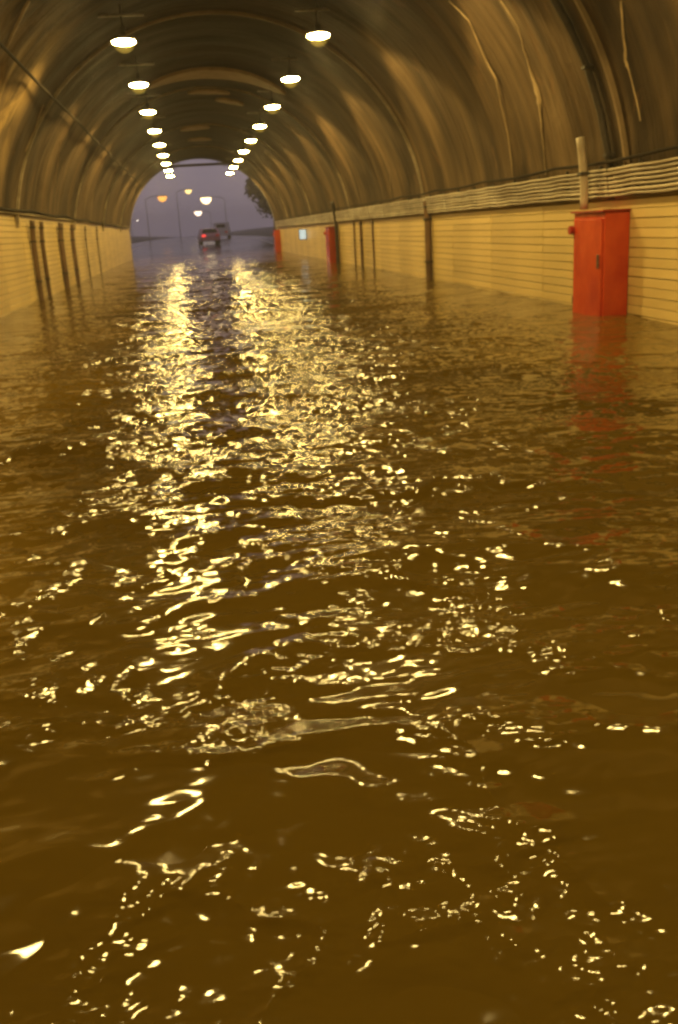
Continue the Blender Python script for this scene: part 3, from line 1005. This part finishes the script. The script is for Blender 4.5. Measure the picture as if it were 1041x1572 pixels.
# vehicles in the mist
def car(loc, rz, label, body_m, L_=4.3, Wd=1.76, H=1.45, van=False, name='car'):
    root = empty(name, loc)
    root.rotation_euler = (0, 0, rz)
    tag(root, label, 'van' if van else 'car')
    # side profile swept across the width, pinched toward the roof; rear at -y
    if van: prof = [(-2.3, .35), (-2.32, .9), (-2.25, 1.9), (-2.1, 2.0), (1.2, 2.0), (1.75, 1.15), (2.3, .95), (2.35, .4)]
    else: prof = [(-2.12, .32), (-2.15, .70), (-2.05, .95), (-1.75, 1.02), (-1.25, 1.40), (-.2, 1.46), (.5, 1.40), (1.15, .98), (1.95, .82), (2.12, .62), (2.14, .32)]
    bm = bmesh.new()
    belt = 1.0 if not van else 1.15
    def sect(x):
        out = []
        for y, z in prof:
            k = Wd / 2 - max(0, z - belt) * (0.30 if not van else 0.10)
            out.append(bm.verts.new((x * k, y, z)))
        return out
    secs = [sect(x) for x in (-1, -0.9, 0.9, 1)]
    for a, b2 in zip(secs, secs[1:]):
        for k in range(len(prof)):
            bm.faces.new((a[k], a[(k + 1) % len(prof)], b2[(k + 1) % len(prof)], b2[k]))
    bm.faces.new(secs[0][::-1]); bm.faces.new(secs[-1])
    bmesh.ops.recalc_face_normals(bm, faces=bm.faces)
    bd = mobj('body', bm, body_m, root)
    def quad(nm, pts, m, par, t=0.02):
        bm = bmesh.new()
        vs = [bm.verts.new(p) for p in pts]
        f = bm.faces.new(vs)
        bmesh.ops.solidify(bm, geom=[f], thickness=t)
        return mobj(nm, bm, m, par)
    if van: quad('rear_window', [(-.55, -2.32, 1.35), (.55, -2.32, 1.35), (.5, -2.28, 1.72), (-.5, -2.28, 1.72)], M_glass, root)
    else: quad('rear_window', [(-.68, -1.74, 1.06), (.68, -1.74, 1.06), (.58, -1.30, 1.39), (-.58, -1.30, 1.39)], M_glass, root)
    quad('windscreen', [(.62, 1.2, 1.03), (-.62, 1.2, 1.03), (-.56, .58, 1.40), (.56, .58, 1.40)] if not van else [(.75, 1.76, 1.2), (-.75, 1.76, 1.2), (-.7, 1.25, 1.92), (.7, 1.25, 1.92)], M_glass, root)
    for s in (-1, 1):
        for y in (-1.35, 1.35):
            bm = bmesh.new(); tube(bm, [(s * (Wd / 2 - .2), y, .32), (s * (Wd / 2 + .015), y, .32)], 0.32, 18)
            wh = mobj('wheel', bm, M_dark, root)
            bm = bmesh.new(); tube(bm, [(s * (Wd / 2 + .0151), y, .32), (s * (Wd / 2 + .025), y, .32)], 0.19, 12)
            mobj('rim', bm, M_steel, wh)
        bm = bmesh.new(); yy = -2.34 if van else -2.16
        box(bm, s * .62 - .15, s * .62 + .17, yy - .03, yy + .05, .72, .90); bevel(bm, .01)
        mobj('tail_light', bm, M_tail if (s < 0 and not van) else M_taildim, root)
    bm = bmesh.new(); box(bm, -Wd / 2 + .05, Wd / 2 - .05, -2.26 if not van else -2.4, -2.17 if not van else -2.33, .36, .56); bevel(bm, .02)
    mobj('bumper', bm, body_m, root)
    return root
M_glass = mat('dark_car_glass', (0.02, 0.02, 0.025), 0.08)
M_tail = emit('lit_tail_light', (1.0, 0.06, 0.05), 1.6, (0.4, 0.02, 0.02))
M_taildim = emit('dim_tail_light', (1.0, 0.06, 0.05), 0.1, (0.4, 0.02, 0.02))
M_carpaint = worn('faded_red_car_paint', (0.52, 0.28, 0.30), (0.44, 0.22, 0.24), (2, 2, 2), 0.25, 0.02, 20)
M_vanpaint = worn('pale_van_paint', (0.60, 0.58, 0.58), (0.5, 0.48, 0.48), (2, 2, 2), 0.35, 0.02, 20)
p = at(322, 379, 92)
car((p.x, 92, road_z(92.0)), 0.06, 'reddish car with a glowing tail light driving off into the mist', M_carpaint)
p = at(343, 372, 124)
car((p.x, 124, road_z(124.0)), -0.1, 'pale van faint in the mist ahead of the reddish car', M_vanpaint, van=True, Wd=1.85, name='van')

# trees at the right of the road
M_leaf = worn('dark_foliage', (0.050, 0.065, 0.030), (0.025, 0.035, 0.016), (0.8, 0.8, 0.8), 0.6, 0.0, 3)
M_bark = worn('wet_bark', (0.09, 0.065, 0.045), (0.045, 0.035, 0.025), (4, 4, 1), 0.85, 0.5, 8)
def tree(x, y, h, cr, label, seed, n=2600, low=0.25):
    r = random.Random(seed)
    zb = ground_z(x, y)
    root = empty('leafy_tree', (x, y, zb))
    tag(root, label, 'tree', 'trees beside the road beyond the tunnel')
    bm = bmesh.new()
    tr = [(0, 0, -0.2), (0.08, 0.05, h * 0.25), (-0.1, 0.1, h * 0.5), (0.05, 0, h * 0.8)]
    tube(bm, tr, [0.026 * h, 0.02 * h, 0.014 * h, 0.004 * h], 8)
    clumps = []
    for i in range(13):
        z = h * r.uniform(low, 0.82); a = r.uniform(0, 6.28)
        rad = cr * r.uniform(0.35, 0.85) * (1.1 - 0.6 * z / h)
        e = Vector((rad * math.cos(a), rad * math.sin(a), z + h * 0.12))
        tube(bm, [(0, 0, z - h * 0.05), (e.x * .5, e.y * .5, z + h * .04), e], [0.008 * h, 0.005 * h, 0.002 * h], 5)
        clumps.append((e, cr * r.uniform(0.28, 0.5)))
    clumps.append((Vector((0, 0, h * 0.88)), cr * 0.4))
    mobj('trunk', bm, M_bark, root)
    bm = bmesh.new()
    for i in range(n):
        c, s = r.choice(clumps)
        d = Vector((r.gauss(0, 1), r.gauss(0, 1), r.gauss(0, .8))); d = d.normalized() * s * r.uniform(.3, 1.05)
        p = c + d
        q = 0.24 * r.uniform(.6, 1.5)
        a = Vector((r.gauss(0, 1), r.gauss(0, 1), r.gauss(0, 1))).normalized()
        b2 = a.orthogonal().normalized()
        vs = [bm.verts.new(p + a * q * 1.4), bm.verts.new(p + b2 * q * .6), bm.verts.new(p - a * q * 1.4), bm.verts.new(p - b2 * q * .6)]
        bm.faces.new(vs)
    mobj('crown', bm, M_leaf, root)
_dg = bpy.context.evaluated_depsgraph_get()
def ground_z(x, y):
    g = bpy.data.objects['ground']
    ok, loc, nrm, idx = g.ray_cast(Vector((x, y, 60)), Vector((0, 0, -1)))
    return loc.z if ok else 0.6
tree(10.2, 118, 10.2, 3.9, 'tall dark tree leaning over the road, nearest on the right', 3, 8000, 0.3)
tree(13.0, 132, 9.0, 3.6, 'broad dark tree in the mist behind the tall one on the right', 4, 3600)
tree(11.0, 106, 5.4, 2.4, 'low bushy tree beside the road below the tall one', 5, 2600, 0.15)
tree(-13.5, 135, 8.0, 3.2, 'faint tree at the left of the road in the mist', 6, 2600)

# ------------------------------------------------------------------ mist
M_haze = bpy.data.materials.new('mist')
M_haze.use_nodes = True
_n = M_haze.node_tree
_n.nodes.clear()
_o = _n.nodes.new('ShaderNodeOutputMaterial')
_v = _n.nodes.new('ShaderNodeVolumePrincipled')
_v.inputs['Color'].default_value = (0.86, 0.82, 0.88, 1)
_v.inputs['Density'].default_value = 0.0018
_v.inputs['Anisotropy'].default_value = 0.3
_n.links.new(_v.outputs[0], _o.inputs['Volume'])
bm = bmesh.new(); box(bm, -300, 300, -60, 640, -3.5, 13.5)
tag(mobj('haze', bm, M_haze), kind='stuff')
